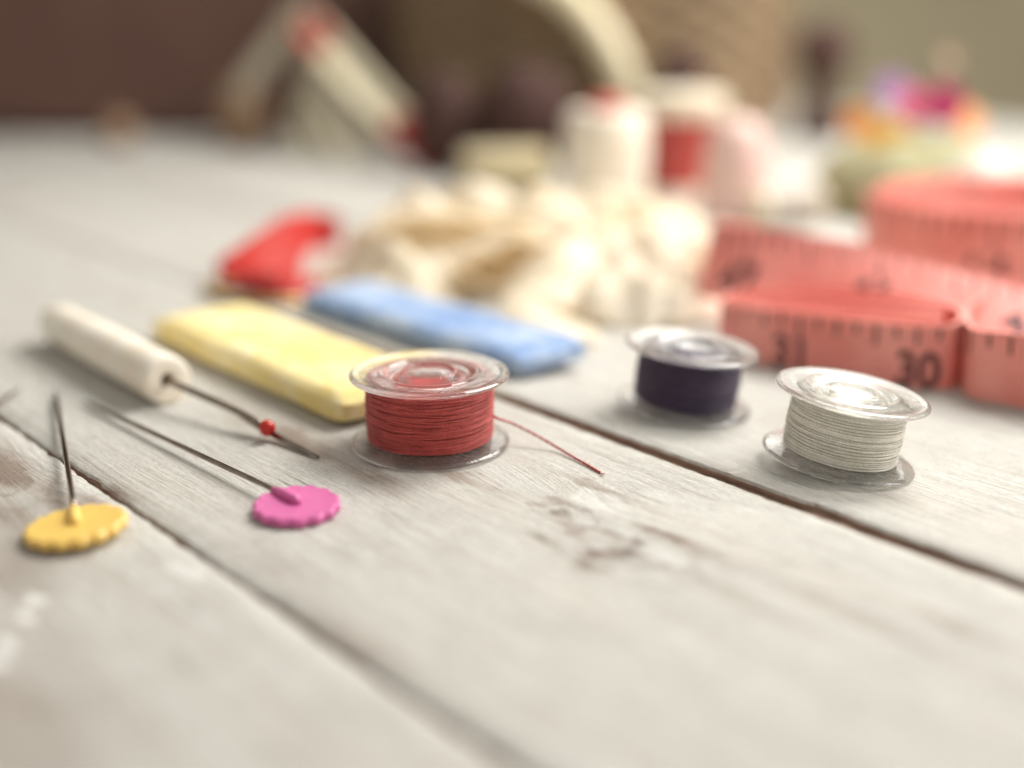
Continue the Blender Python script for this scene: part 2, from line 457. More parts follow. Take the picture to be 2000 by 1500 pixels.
# ------------------------------------------------------------------ bobbins
def rounded(prof, r=0.12, seg=3):
    out = []; n = len(prof)
    for i in range(n):
        a, b, c = (Vector(prof[(i + k) % n]) for k in (-1, 0, 1))
        d1, d2 = (a - b), (c - b); q = min(r, d1.length * .4, d2.length * .4)
        p1, p2 = b + d1.normalized() * q, b + d2.normalized() * q
        for k in range(seg + 1):
            t = k / seg
            out.append(tuple((1 - t) ** 2 * p1 + 2 * t * (1 - t) * b + t * t * p2))
    return out
SPOOL = [(3.0, 0.25), (3.25, 0), (9.55, 0), (10.1, .25), (10.1, .5), (9.7, .74), (7.3, 1.0), (5.4, 1.6), (4.6, 2.0), (4.6, 7.7), (5.4, 8.0), (7.3, 8.7), (9.7, 9.05), (10.1, 9.25), (10.1, 9.5), (9.6, 9.75),
         (8.9, 9.6), (6.6, 9.5), (6.2, 9.7), (5.8, 9.7), (5.5, 9.45), (5.15, 9.35), (5.0, 8.9), (3.95, 8.9), (3.85, 9.5), (3.6, 9.8), (3.2, 9.85), (3.0, 9.6)]
def bobbin(label, loc, tilt, yaw, mat, R, rings, zjit, fuzz, seed, group='clear plastic bobbins on the table', hole_at=3.6, crossing=.5, size=1.0):
    rnd = random.Random(seed)
    t = thing('bobbin', label, 'bobbin', loc, None, group)
    axis = Matrix.Rotation(tilt, 4, Vector((0, 1, 0))) @ Matrix.Rotation(yaw, 4, 'Z') @ Matrix.Scale(size, 4)
    t.matrix_world = Matrix.Translation(Vector(loc) * S) @ axis
    b = MB().lathe(rounded(SPOOL), 128, closed=True)
    sp = b.build('spool', M['clear'], t, angle=38)
    # moulded holes in the flanges
    for a in (hole_at, hole_at + 2.2, hole_at + 4.2):
        for z0, z1 in ((-1, 2.2), (8.2, 11)):
            cut = MB().lathe([(.85, z0), (.85, z1)], 24, center=(7.6 * math.cos(a) if z0 > 5 else 8.7 * math.cos(a), 7.6 * math.sin(a) if z0 > 5 else 8.7 * math.sin(a), 0))
            co = cut.build('cutter', M['clear'], None)
            md = sp.modifiers.new('cut', 'BOOLEAN'); md.object = co; md.operation = 'DIFFERENCE'; md.solver = 'EXACT'
    dg = bpy.context.evaluated_depsgraph_get(); me = bpy.data.meshes.new_from_object(sp.evaluated_get(dg))
    sp.modifiers.clear(); sp.data = me
    me.shade_smooth(); me.set_sharp_from_angle(angle=math.radians(38))
    for o in [o for o in bpy.data.objects if o.name.startswith('cutter')]: bpy.data.objects.remove(o, do_unlink=True)
    # the winding: a core and many single turns laid over it at slightly different slopes
    w = MB(); z0, z1 = 1.25, 8.5
    w.lathe([(4.75, 2.3), (5.4, 1.9), (min(7.2, R - .3), 1.3), (R - .12, z0), (R - .02, z0 + .5), (R + .02, (z0 + z1) / 2), (R - .05, z1 - .4), (R - .15, z1), (min(7.2, R - .3), 8.4), (5.4, 7.75), (4.75, 7.5)], 96)
    for i in range(rings):
        zc = z0 + .12 + (z1 - z0 - .24) * (i + rnd.uniform(-.4, .4)) / (rings - 1)
        amp = min(rnd.uniform(-1, 1) * zjit * (3.2 if rnd.random() < crossing * .35 else 1), 1.6); ph = rnd.uniform(0, 6.28)
        rr = R + rnd.uniform(-.03, .12); th = rnd.uniform(.085, .13); k2 = rnd.uniform(-.06, .06); p2 = rnd.uniform(0, 6.28)
        pts = []
        for k in range(96):
            a = 2 * PI * k / 96
            z = zc + amp * math.cos(a - ph) + k2 * math.sin(3 * a + p2)
            z = min(max(z, z0 + .1), z1 - .08)
            bl = .14 * math.sin(PI * (z - z0) / (z1 - z0))
            q = rr + bl + .02 * math.sin(7 * a + p2)
            pts.append((q * math.cos(a), q * math.sin(a), z))
        w.tube(pts, th, 6, closed=True)
    wd = w.build('thread_winding', mat, t)
    if fuzz:
        f = MB()
        for i in range(fuzz):
            a = rnd.uniform(0, 6.28); z = rnd.uniform(z0 + .3, z1 - .1); L = rnd.uniform(.35, 1.1)
            d = Vector((math.cos(a + rnd.uniform(-1.2, 1.2)), math.sin(a + rnd.uniform(-1.2, 1.2)), rnd.uniform(-.5, .5))).normalized()
            p = Vector((R * math.cos(a), R * math.sin(a), z)); bend = Vector((rnd.uniform(-.3, .3), rnd.uniform(-.3, .3), rnd.uniform(-.3, .3)))
            f.tube([p + d * L * k / 4 + bend * (k / 4) ** 2 for k in range(5)], .011, 4)
        f.build('stray_fibres', mat, wd)
    return t, wd

def on(px, py): return Gs(px, py)
g = G(841, 866, .06)
rb, rw = bobbin('clear bobbin wound with red thread, its loose end lying on the board', g, 0, .3, M['red_thread'], 7.85, 64, .34, 220, 3, hole_at=3.35, crossing=1.3)
def sit(px, py, tilt):                        # a tilted bobbin resting on the rim of its flange and the cupped board
    q = Gs(px, py)
    return Vector((q.x, q.y, q.z + .35 + 9.2 * math.sin(tilt) * .45))
bobbin('clear bobbin wound with pale grey thread, nearest the dark seam at the right', sit(1634, 910, math.radians(8)), math.radians(8), 1.2, M['grey_thread'], 7.35, 32, .12, 25, 5, hole_at=4.6, crossing=.35, size=.935)
bobbin('clear bobbin wound with dark navy thread, in front of the coral tape', sit(1334, 803, math.radians(6)), math.radians(6), 2.0, M['navy_thread'], 7.6, 44, .08, 20, 8, hole_at=5.2, crossing=.3, size=.92)
# loose end of the red thread
mw = rb.matrix_world.inverted()
a = G(965, 815, 4.0); b = Gs(1040, 850, .9); c_ = Gs(1110, 886, .2); d_ = Gs(1170, 921, .13)
pts = catmull([Vector((g.x + 7.75, g.y - .9, 4.4)), Vector((g.x + 8.6, g.y - 1.3, 3.9)), G(1000, 827, 2.6), G(1045, 849, 1.5), G(1085, 872, .6), G(1115, 890, .3), G(1145, 907, .2), G(1172, 923, .16)], 10)
lt = MB()
pts = [p - g for p in pts]
R3 = Matrix.Rotation(-.3, 3, 'Z'); pts = [R3 @ p for p in pts]
for ph in (0, PI):                            # two plies twisted together
    q = []
    for i, p in enumerate(pts):
        an = i * 1.1 + ph
        q.append(p + Vector((0, math.cos(an), math.sin(an))) * .085)
    lt.tube(q, .115, 6)
tip_ = pts[-1]; dr = (pts[-1] - pts[-4]).normalized()
for k in range(7):
    sp_d = Vector((random.uniform(-.5, .5), random.uniform(-.5, .5), random.uniform(0, .25)))
    lt.tube([tip_ + (dr + sp_d * (q / 3)) * (q * .28) for q in range(4)], .035, 5)
for k in range(46):
    p = pts[random.randrange(4, len(pts) - 1)]; d3 = Vector((random.uniform(-1, 1), random.uniform(-1, 1), random.uniform(-.1, 1))).normalized()
    lt.tube([p + d3 * q * .14 + dr * q * random.uniform(-.08, .12) for q in range(4)], .012, 4)
lt.build('loose_end', M['red_thread'], rw)

# ------------------------------------------------------------------ flower head pins
def flower(R, th, petals, depth=.09, n=120, seed=0):
    b = MB(); ring = []
    prof = [(0.0, th * .92), (.5, th * .92), (.86, th * .95), (.95, th), (1.0, th * .8), (1.0, th * .2), (.94, 0), (0, 0)]
    vs, fs = [], []; m = len(prof)
    for i in range(n):
        a = 2 * PI * i / n
        k = 1 + depth * (abs(math.cos(a * petals / 2 + seed)) - .6)
        for r, z in prof:
            q = R * r * (k if r > .6 else 1)
            vs.append((q * math.cos(a), q * math.sin(a), z))
    for i in range(n):
        j = (i + 1) % n
        for l in range(m - 1): fs.append((i * m + l, j * m + l, j * m + l + 1, i * m + l + 1))
    return b.add(vs, fs)
def flat_pin(name, label, head_px, R, th, tip, mat, petals, tiltv, tilt, group):
    c0 = Gs(*head_px); tip = Vector(tip)
    t = thing(name, label, 'pin', c0, None, group)
    d = tip - c0; yaw = math.atan2(d.y, d.x); L = math.hypot(d.x, d.y)
    zb = R * math.sin(abs(tilt))              # the low edge touches the wood
    t.location.z += zb * S
    hd = flower(R, th, petals).build('flower_head', mat, t, angle=40)
    hd.rotation_mode = 'AXIS_ANGLE'; hd.rotation_axis_angle = (tilt, tiltv[0], tiltv[1], 0)
    e = Vector((math.cos(yaw), math.sin(yaw), 0)); zr = th + .15
    dz = (-zb + .33 + tip.z - c0.z)
    boss = MB().tube([e * -.6 + Vector((0, 0, th * .9)), e * 0 + Vector((0, 0, th + .25)), e * (R * .5) + Vector((0, 0, th + .2)), e * (R * .93) + Vector((0, 0, th * .95))], [.35, .62, .6, .55], 12)
    hb = boss.build('shaft_socket', mat, hd); 
    pts = [e * (R * .8) + Vector((0, 0, th + .15))]
    for k in range(1, 25):
        s = k / 24; pts.append(e * (R * .8 + (L - R * .8) * s) + Vector((0, 0, (th + .15) * (1 - s) + dz * s)))
    rr = [.33] * 22 + [.3, .16, .03]
    MB().tube(pts, rr, 12).build('shaft', M['steel'], t)
    return t
flat_pin('flower_pin', 'flat flower head pin in magenta pink, lying across the pale board', (580, 1000), 4.75, 1.1, Gs(158, 784, .3), M['pink_plastic'], 14, (1, 0), math.radians(1.5), 'flat flower head pins on the table')
flat_pin('flower_pin', 'flat flower head pin in yellow, its shaft crossing the narrow seam', (152, 1046), 5.25, 1.1, Gs(108, 764, .3), M['yellow_plastic'], 16, (.2, 1), math.radians(-5), 'flat flower head pins on the table')
t = thing('straight_pin', 'steel pin shaft entering at the left edge, its head out of sight', 'pin', Gs(42, 757), None, 'flat flower head pins on the table')
a = Gs(42, 757, .3) - Gs(42, 757); b = Gs(-160, 885, 1.4) - Gs(42, 757)
MB().tube([a.lerp(b, k / 12) for k in range(13)], [.03, .2, .29] + [.31] * 10, 12).build('shaft', M['steel'], t)
hd = flower(4.8, 1.2, 14).build('flower_head', M['yellow_plastic'], t, angle=40); e_ = (b - a).normalized(); hd.location = (b + e_ * 3 - Vector((0, 0, 1.2))) * S

# ------------------------------------------------------------------ seam ripper
near = G(331, 741, 3.55); far = G(108, 628, 3.3)
near = G(328, 744, 3.5)
t = thing('seam_ripper', 'seam ripper with pale round wooden handle and small red bead at the blade', 'seam ripper', (near.x, near.y, 0))
ax = (far - near); L = ax.length; ax.normalize()
q = ax.to_track_quat('Z', 'Y').to_matrix()
hb = MB().lathe([(0.0, 1.6), (.95, 1.6), (.95, .25), (1.1, .05), (1.4, 0), (3.0, 0), (3.3, .12), (3.5, .45), (3.55, 2), (3.5, L * .5), (3.25, L - 2.5), (2.9, L - .8), (2.2, L - .1), (0, L)], 64)
hb.v = [tuple(q @ Vector(v) + Vector((0, 0, 3.55))) for v in hb.v]
hb.build('handle', M['handle'], t, angle=45)
pl = MB().lathe([(0.0, 1.55), (.9, 1.55), (.9, 1.45), (0, 1.4)], 24); pl.v = [tuple(q @ Vector(v) + Vector((0, 0, 3.55))) for v in pl.v]
pl.build('socket', M['hole'], t)
b0 = near
def R_(px, py, z): return G(px, py, z) - Vector((near.x, near.y, 0))
st = Vector((0, 0, 3.55)) + ax * 1.5
shaft = catmull([st, Vector((0, 0, 3.55)), R_(358, 757, 3.4), R_(420, 784, 2.8), R_(470, 807, 2.4), R_(508, 829, 1.9)], 6)
MB().tube(shaft, [.5] * len(shaft), 12).build('shaft', M['steel'], t)
# fork: a bead on the short prong, a long pointed prong below it
bl = catmull([R_(455, 802, 2.3), R_(500, 829, 1.4), R_(545, 853, .8), R_(590, 876, .5), R_(622, 894, .28)], 6)
n_ = len(bl)
rows = []
side = Vector((.66, .75, 0))
for i, p in enumerate(bl):
    s = i / (n_ - 1); wdt = .55 + .4 * math.sin(PI * min(1, s * 1.05)) if s < .8 else .72 * (1 - s) / .2 + .03
    rows.append([p - side * wdt * .5 + Vector((0, 0, -.2 * wdt)), p + Vector((0, 0, .16)), p + side * wdt * .5 + Vector((0, 0, -.1))])
MB().sheet(rows, .3).build('blade', M['steel'], t, angle=30)
bd = MB()
for k in range(1):
    prof = [(1.08 * math.sin(PI * i / 16), -1.08 * math.cos(PI * i / 16)) for i in range(17)]; prof[0] = (0, -1.08); prof[-1] = (0, 1.08)
    bd.lathe(prof, 32)
o = bd.build('bead', M['bead'], t); o.location = R_(522, 836, 1.75) * S

# ------------------------------------------------------------------ tailor's chalks
def chalk_bar(name, label, p_nl, p_fl, width, h, mat, taper, seed, bevel=.9, z0=0.0, bow=0.0):
    """near-left and far-left ground corners, width to the right"""
    a, b = Vector(p_nl), Vector(p_fl)
    d = (b - a); L = math.hypot(d.x, d.y); yaw = math.atan2(d.y, d.x)
    mid = (a + b) / 2
    perp = Vector((math.sin(yaw), -math.cos(yaw), 0))
    c0 = mid + perp * width / 2
    bm = bmesh.new(); bmesh.ops.create_cube(bm, size=1)
    for v in bm.verts:
        k = 1 if v.co.x > 0 else taper
        v.co = Vector((v.co.x * L, v.co.y * width * k, (v.co.z + .5) * h))
    bmesh.ops.subdivide_edges(bm, edges=bm.edges[:], cuts=22, use_grid_fill=True)
    for v in bm.verts:
        x, y, z = v.co
        # rounded thin edges, hand-worn
        ex = max(0, abs(x) - (L / 2 - bevel * 2)) / (bevel * 2); ey = max(0, abs(y) - (width / 2 * .98 - bevel * 1.6)) / (bevel * 1.6)
        e = min(1, math.hypot(ex, ey))
        zc = h / 2; v.co.z = zc + (z - zc) * (1 - .5 * e ** 2.4) - zc * 0 
        nz = noise.noise(Vector((x * .12, y * .2, seed))) * .35 + noise.noise(Vector((x * .5, y * .6, seed + z))) * .12
        v.co.z += nz * (1 if z > h / 2 else 0) * .8
        if z < h / 2: v.co.z = max(0.02, v.co.z * (.4 + .6 * e))
        v.co.y += noise.noise(Vector((x * .15, seed, z * .2))) * .35
        v.co.x += noise.noise(Vector((y * .25, seed + 3, z * .2))) * .5
        # rounded corners in plan
        if ex > 0 and ey > 0:
            r = math.hypot(ex, ey)
            if r > 1:
                v.co.x -= math.copysign((ex - ex / r) * bevel * 1.6, x); v.co.y -= math.copysign((ey - ey / r) * bevel * 1.4, y)
    bmesh.ops.scale(bm, vec=(S, S, S), verts=bm.verts)
    me = bpy.data.meshes.new(name); bm.to_mesh(me); bm.free(); me.materials.append(mat); me.shade_smooth()
    o = bpy.data.objects.new(name, me); COL.objects.link(o)
    sd = o.modifiers.new('smooth', 'SUBSURF'); sd.levels = 1; sd.render_levels = 1
    o.location = c0 * S; o.rotation_euler = (0, 0, yaw)
    za, zb = zs(a.x, a.y), zs(b.x, b.y)
    return tag(o, label, 'tailor\'s chalk', 'tailor\'s chalk bars'), c0
chalk_bar('tailors_chalk', 'yellow tailor\'s chalk bar lying behind the red bobbin', G(668, 842), G(292, 664), 17.5, 4.4, M['yellow_chalk'], 1.0, 2.2, bevel=1.05)
oc, _ = chalk_bar('tailors_chalk', 'blue tailor\'s chalk bar lying beyond the yellow one', Gs(1010, 748), Gs(578, 606), 15.5, 4.2, M['blue_chalk'], 1.0, 6.2, bevel=1.3)
_ = Vector(oc.location) / S
oc.location.z = (zs(_.x, _.y)) * S * .6

# ------------------------------------------------------------------ red sewing clip
c0 = Gs(520, 565)
t = thing('sewing_clip', 'red plastic sewing clip lying open with a brass coloured spring end', 'clip', c0)
def loc_(p): return Vector(p) - c0
def jaw(pts, hts, th, name, lean=(0, 0)):
    b = MB(); rows = []
    P = catmull(pts, 8); n = len(P)
    for i, p in enumerate(P):
        s = i / (n - 1); f = s * (len(hts) - 1); k = min(int(f), len(hts) - 2); h = hts[k] + (hts[k + 1] - hts[k]) * (f - k)
        rows.append([loc_(p) + Vector((lean[0] * j / 4, lean[1] * j / 4, h * j / 4)) for j in range(5)])
    return b.sheet(rows, th).build(name, M['clip_red'], t, angle=50)
j1 = jaw([Gs(432, 558), Gs(495, 546), Gs(552, 516), Gs(606, 488), Gs(664, 482)], [5, 8, 9.5, 8.5, 7.0], 1.8, 'jaw', (0, 1))
j2 = jaw([Gs(436, 564), Gs(500, 576), Gs(565, 580), Gs(618, 570)], [2.8, 3.0, 3.0, 2.6], 2.0, 'jaw', (1, 3.2))
wb = MB().sheet([[loc_(Gs(448, 556, 2.0)), loc_(Gs(455, 560, 1.6)), loc_(Gs(462, 564, 1.2))], [loc_(Gs(510, 536, 6.0)), loc_(Gs(515, 550, 3.0)), loc_(Gs(520, 566, 1.6))],
                 [loc_(Gs(556, 516, 6.5)), loc_(Gs(560, 540, 3.2)), loc_(Gs(562, 564, 1.8))], [loc_(Gs(592, 496, 6.0)), loc_(Gs(582, 530, 3.2)), loc_(Gs(588, 560, 1.6))]], 1.0).build('web', M['clip_red'], t)
sp_ = MB().tube(catmull([loc_(Gs(640, 580, .6)), loc_(Gs(560, 590, .6)), loc_(Gs(470, 586, .7)), loc_(Gs(408, 572, 1.0)), loc_(Gs(420, 555, 1.6)), loc_(Gs(450, 556, 2.0))], 6), .75, 10).build('spring', M['brass'], t)

# ------------------------------------------------------------------ cream ribbon bow
bc = Gs(1090, 545)
t = thing('ribbon_bow', 'crumpled cream cotton ribbon bow behind the chalks', 'bow', bc)
def crumple(p, k, a): 
    q = Vector(p) * k
    return Vector((noise.noise(q + Vector((3, 0, 0))), noise.noise(q + Vector((0, 7, 0))), noise.noise(q + Vector((0, 0, 5))))) * a
def petal(ang, L, h, w, roll, seed, lift=0.0, fat=1.0):
    e = Vector((math.cos(ang), math.sin(ang), 0)); sd = Vector((-e.y, e.x, 0)); rows = []
    n, m = 44, 13
    for i in range(n + 1):
        a = 2 * PI * i / n; r = L * (1 - math.cos(a)) / 2
        z = h * .5 + h * .5 * math.sin(a) * (.35 + .65 * math.sin(a / 2) ** fat) + lift * r / L
        ww = w * (.35 + .65 * math.sin(a / 2) ** .7)
        row = []
        for j in range(m):
            s = j / (m - 1) - .5
            p = e * r + sd * (s * ww) + Vector((0, 0, z + roll * s * ww + 1.6 * math.cos(s * 9 + seed) * math.sin(a / 2)))
            p += crumple(p + Vector((seed * 11, 0, 0)), .07, 4.0) * math.sin(a / 2) + crumple(p + Vector((seed * 17, 0, 0)), .2, .9)
            p.z = max(p.z, .35)
            row.append(p)
        rows.append(row)
    MB().sheet(rows, 0).build('loop', M['cream'], t)
petal(math.radians(168), 38, 13, 17, .12, 1, 0)
petal(math.radians(205), 24, 11, 14, .05, 9, 0)
# the crumpled middle: one cloth thrown up in soft folds
bumps = []
for px, py, dp, rx, ry in ((812, 372, 264, 11, 11), (740, 445, 252, 10, 11), (800, 466, 244, 10, 9), (905, 392, 266, 9, 11),  (985, 385, 264, 12, 12), (1080, 380, 264, 11, 12), (1190, 385, 264, 13, 12), (1295, 410, 262, 11, 12),
                           (1120, 440, 246, 12, 10), (1230, 446, 246, 12, 10), (1335, 462, 246, 10, 10), (1215, 512, 230, 10, 8), (1310, 505, 230, 10, 9), (1130, 520, 232, 9, 8)):
    p = D(px, py, dp); bumps.append((p, p.z * 1.0, rx, ry))
gx0, gx1, gy0, gy1, st_ = -46.0, 40.0, 200.0, 310.0, .8
nx, ny = int((gx1 - gx0) / st_) + 1, int((gy1 - gy0) / st_) + 1
hv, keep = {}, {}
for i in range(nx):
    for j in range(ny):
        x, y = gx0 + i * st_, gy0 + j * st_
        wx, wy = x + noise.noise(Vector((x * .06, y * .06, 3))) * 5, y + noise.noise(Vector((x * .06, y * .06, 8))) * 5
        acc = 0; 
        for c, h, rx, ry in bumps:
            r2 = ((wx - c.x) / rx) ** 2 + ((wy - c.y) / ry) ** 2
            acc += (h * math.exp(-r2 * .68)) ** 3
        z = acc ** (1 / 3)
        f = (x * .86 + y * .5)
        crease = abs(math.sin(f * .2 + noise.noise(Vector((x * .05, y * .05, 1))) * 2.5)) ** .7
        z2 = z * (.76 + .24 * crease) + (noise.noise(Vector((x * .17, y * .17, 5))) * 1.3 - (1 - abs(noise.noise(Vector((x * .075 + y * .03, y * .08, 15))))) ** 6 * 3.6 - (1 - abs(noise.noise(Vector((x * .11 - y * .06, y * .07, 35))))) ** 8 * 2.2 + 1.4) * min(1, z / 6) + noise.noise(Vector((x * .45, y * .45, 5))) * .3
        keep[i, j] = z > 1.7 + noise.noise(Vector((x * .12, y * .12, 2))) * .8 + noise.noise(Vector((x * .4, y * .4, 12))) * .9
        hv[i, j] = max(z2, .5) - (max(0, 5 - z) * .3)
ids = {}; vs, fs = [], []
for k, (i, j) in enumerate(hv):
    ids[i, j] = k; x, y = gx0 + i * st_, gy0 + j * st_
    vs.append((x - bc.x, y - bc.y, max(hv[i, j], .4) + zs(x, y) - bc.z))
for i in range(nx - 1):
    for j in range(ny - 1):
        q = [(i, j), (i + 1, j), (i + 1, j + 1), (i, j + 1)]
        if all(keep[a] for a in q): fs.append(tuple(ids[a] for a in q))
used = sorted({a for f in fs for a in f}); mp = {a: b for b, a in enumerate(used)}
o = mesh('folds', [vs[a] for a in used], [tuple(mp[a] for a in f) for f in fs], M['cream'], t)
sb = o.modifiers.new('soft', 'SMOOTH'); sb.iterations = 2
def tail(pts, w, seed, name='tail'):
    P = catmull(pts, 8); rows = []
    for i, p in enumerate(P):
        d = (P[min(i + 1, len(P) - 1)] - P[max(i - 1, 0)]); sd = Vector((-d.y, d.x, 0)).normalized(); row = []
        for j in range(11):
            s = j / 10 - .5; q = p + sd * s * w * (.8 + .2 * i / len(P)) + Vector((0, 0, -abs(s) ** 2 * 4 * (p.z) * .35))
            q += crumple(q + Vector((seed * 9, 0, 0)), .09, 2.0)
            q.z = max(q.z, zs(q.x + bc.x, q.y + bc.y) - bc.z + .35); row.append(q)
        rows.append(row)
    MB().sheet(rows, 0).build(name, M['cream'], t)
tail([D(1130, 450, 244) - bc, D(1085, 515, 229) - bc, D(1050, 552, 223) - bc, D(1045, 595, 220) - bc, D(1075, 634, 216) - bc, D(1105, 664, 210) - bc], 13, 3)

# ------------------------------------------------------------------ coral measuring tape
tc = Vector((90, 225, 0))
t = thing('measuring_tape', 'coral red measuring tape loosely coiled, black numbers on its loops', 'measuring tape', tc)
tape = MB(); ink = MB()
def text_mesh(txt, size):
    cu = bpy.data.curves.new('digits', 'FONT'); cu.body = txt; cu.size = size; cu.align_x = 'CENTER'; cu.align_y = 'CENTER'; cu.offset = size * .03
    o = bpy.data.objects.new('digits', cu); COL.objects.link(o)
    dg = bpy.context.evaluated_depsgraph_get(); me = bpy.data.meshes.new_from_object(o.evaluated_get(dg))
    bm = bmesh.new(); bm.from_mesh(me); bmesh.ops.triangulate(bm, faces=bm.faces[:]); bmesh.ops.subdivide_edges(bm, edges=bm.edges[:], cuts=1, use_grid_fill=True)
    vs = [v.co.copy() for v in bm.verts]; bm.verts.index_update(); fs = [tuple(v.index for v in f.verts) for f in bm.faces]
    bm.free(); bpy.data.objects.remove(o, do_unlink=True); bpy.data.curves.remove(cu); bpy.data.meshes.remove(me)
    return vs, fs
def band(pts, hts, lean, start_num, per=10, th=.7, marks=True, flip=1, dec=-1, ns=6.4, first=9.0, ticks_from=-1, tops=None, inch=24.0):
    """a run of tape standing on edge along ground points; hts = widths, lean = top offset"""
    P = catmull(pts, per); n = len(P); H = []
    for i in range(n):
        f = i / (n - 1) * (len(hts) - 1); k = min(int(f), len(hts) - 2); H.append(hts[k] + (hts[k + 1] - hts[k]) * (f - k))
    up = [Vector((lean[0], lean[1], H[i])) for i in range(n)]
    if tops:
        TT = catmull(tops, per); up = [TT[i] - P[i] for i in range(n)]; H = [q.length for q in up]
    tape.sheet([[P[i] + up[i] * j / 4 - tc for j in range(5)] for i in range(n)], th)
    if not marks: return
    acc = [0]
    for i in range(1, n): acc.append(acc[-1] + (P[i] - P[i - 1]).length)
    def at(s, h, off):                         # s along, h 0..1 up, off outwards
        s = max(0, min(acc[-1] - 1e-4, s)); i = 0
        while acc[i + 1] < s: i += 1
        f = (s - acc[i]) / (acc[i + 1] - acc[i]); p = P[i].lerp(P[i + 1], f); u_ = up[i].lerp(up[i + 1], f)
        d = (P[min(i + 2, n - 1)] - P[max(i - 1, 0)]).normalized(); nn = d.cross(u_).normalized() * flip
        return p + u_ * h + nn * off - tc
    o = th / 2 + .05; s = 1.2 + first; k = 0
    while s - 1 > 3: s -= 3.0; k -= 1
    while s < acc[-1] - 1:
        if s < ticks_from: s += 3.0; k += 1; continue
        hh = .5 if k % 8 == 0 else (.62 if k % 4 == 0 else (.7 if k % 2 == 0 else .78)); w = .24
        ink.add([at(s - w, hh, o), at(s + w, hh, o), at(s + w, .96, o), at(s - w, .96, o)], [(0, 1, 2, 3)])
        s += 3.0; k += 1
    s = first; num = start_num
    while s < acc[-1] - 2:
        vs, fs = text_mesh(str(num), ns)
        ink.add([at(s + v.x, .27 + v.y / H[0], o) for v in vs], fs)
        s += inch; num += dec
# front run, folded back at its right end, then the next fold to the right
band([Gs(1560, 670), Gs(1450, 664), Gs(1416, 674), Gs(1410, 690), Gs(1475, 708), Gs(1600, 731), Gs(1740, 752), Gs(1820, 761), Gs(1858, 756), Gs(1870, 738), Gs(1840, 716), Gs(1740, 696)], [8.2, 8.4, 9.0, 9.6, 9.4], (0.2, 1.2), 31, first=31.0, ticks_from=17, inch=19.5)
fr_ = [(1418, 686), (1475, 708), (1600, 731), (1740, 752), (1828, 758)]; bk_ = [(1446, 660), (1520, 657), (1620, 661), (1730, 676), (1832, 704)]
for k in range(1, 9):                         # the inner turns of the front loop
    f = k / 8.6
    q = [(a[0] + (b[0] - a[0]) * f, a[1] + (b[1] - a[1]) * f) for a, b in zip(fr_, bk_)]
    band([Gs(*p) for p in q], [8.3 + .3 * math.sin(k * 2.1), 9.2 + .25 * math.sin(k * 3.3)], (0.2, 1.0), 1, marks=False)
band([Gs(1990, 690), Gs(1915, 700), Gs(1882, 722), Gs(1880, 752), Gs(1898, 776), Gs(1960, 788), Gs(2060, 806), Gs(2200, 812)], [9.6, 9.8, 10.5], (0, 1.0), 29, first=62.0)
# the broad loop that leans over the front one
def band2(bot, top, per=10, **kw):
    B = [D(*q) for q in bot]; T = [D(*q) for q in top]
    band(B, [1, 1], (0, 0), kw.pop('num'), per=per, tops=T, **kw)
band2([(1470, 566, 240), (1400, 566, 237), (1366, 568, 230), (1376, 580, 224), (1450, 594, 217), (1600, 602, 210), (1750, 616, 203), (1880, 640, 197), (2050, 684, 190), (2300, 750, 182)],
      [(1475, 440, 243), (1425, 436, 240), (1398, 437, 233), (1408, 441, 227), (1475, 447, 222), (1600, 470, 216), (1750, 503, 210), (1880, 537, 204), (2050, 580, 197), (2300, 640, 189)], num=47, ns=7.6, first=30.0, ticks_from=14)
band2([(1470, 570, 238), (1600, 590, 226), (1800, 622, 213), (2000, 668, 203), (2300, 740, 192)],
      [(1475, 446, 241), (1600, 462, 230), (1800, 502, 218), (2000, 550, 208), (2300, 625, 197)], num=1, marks=False)
# the tight roll at the back
roll = []
cx, cy = 104.0, 258.0
for i in range(0, 300):
    a = PI * .9 + 2 * PI * i / 60; r = 31.5 - i * .018 * 2.0
    roll.append(Vector((cx + r * math.cos(a), cy + r * math.sin(a) * .86, 0)))
def band_raw(P, h, th=.55):
    tape.sheet([[p + Vector((0, 0, h * j / 3)) - tc for j in range(4)] for p in P], th)
band_raw(roll, 15.4, .5)
for j, (r0, k0) in enumerate(((20.5, 0), (13, 0))):
    band_raw([Vector((cx + (r0 - i * .012) * math.cos(2 * PI * i / 40), cy + (r0 - i * .012) * .86 * math.sin(2 * PI * i / 40), 0)) for i in range(240)], 15.2, .9)
fr = [p for p in roll[2:34]]
b_ = fr
band([Vector((cx + 31.75 * math.cos(a), cy + 31.75 * .86 * math.sin(a), 0)) for a in [PI * (1.0 + .1 * k) for k in range(0, 9)]], [15.4, 15.4], (0, 0), 14, per=6, ns=8.5, first=30.0)
tape.build('tape_band', M['tape'], t, angle=60)
ink.build('printing', M['ink'], t, smooth=False)

# ------------------------------------------------------------------ things further back, out of focus
def spool(label, base, prof_thread, mat, caps, group='thread spools in the background'):
    t = thing('thread_spool', label, 'spool', base, None, group)
    MB().lathe(prof_thread, 48).build('thread_winding', mat, t, angle=40)
    for name, prof, m in caps: MB().lathe(prof, 48).build(name, m, t, angle=40)
    return t
b1 = D(1181, 425, 318); b1.z = 0
spool('thick cream thread spool standing behind the ribbon bow', b1, [(0, 1.2), (9.6, 1.2), (10.3, 3), (10.5, 20), (10.0, 25.2), (8.8, 26.6), (0, 26.6)], M['cream_thread'],
      [('base_cap', [(0, 0), (9.8, 0), (10.2, .6), (9.8, 1.15), (0, 1.15)], M['cap']), ('top_cap', [(0, 26.7), (4.0, 26.7), (4.2, 28.2), (3.2, 29.4), (0, 29.6)], M['redcap'])])
b2 = D(1322, 400, 358); b2.z = 0
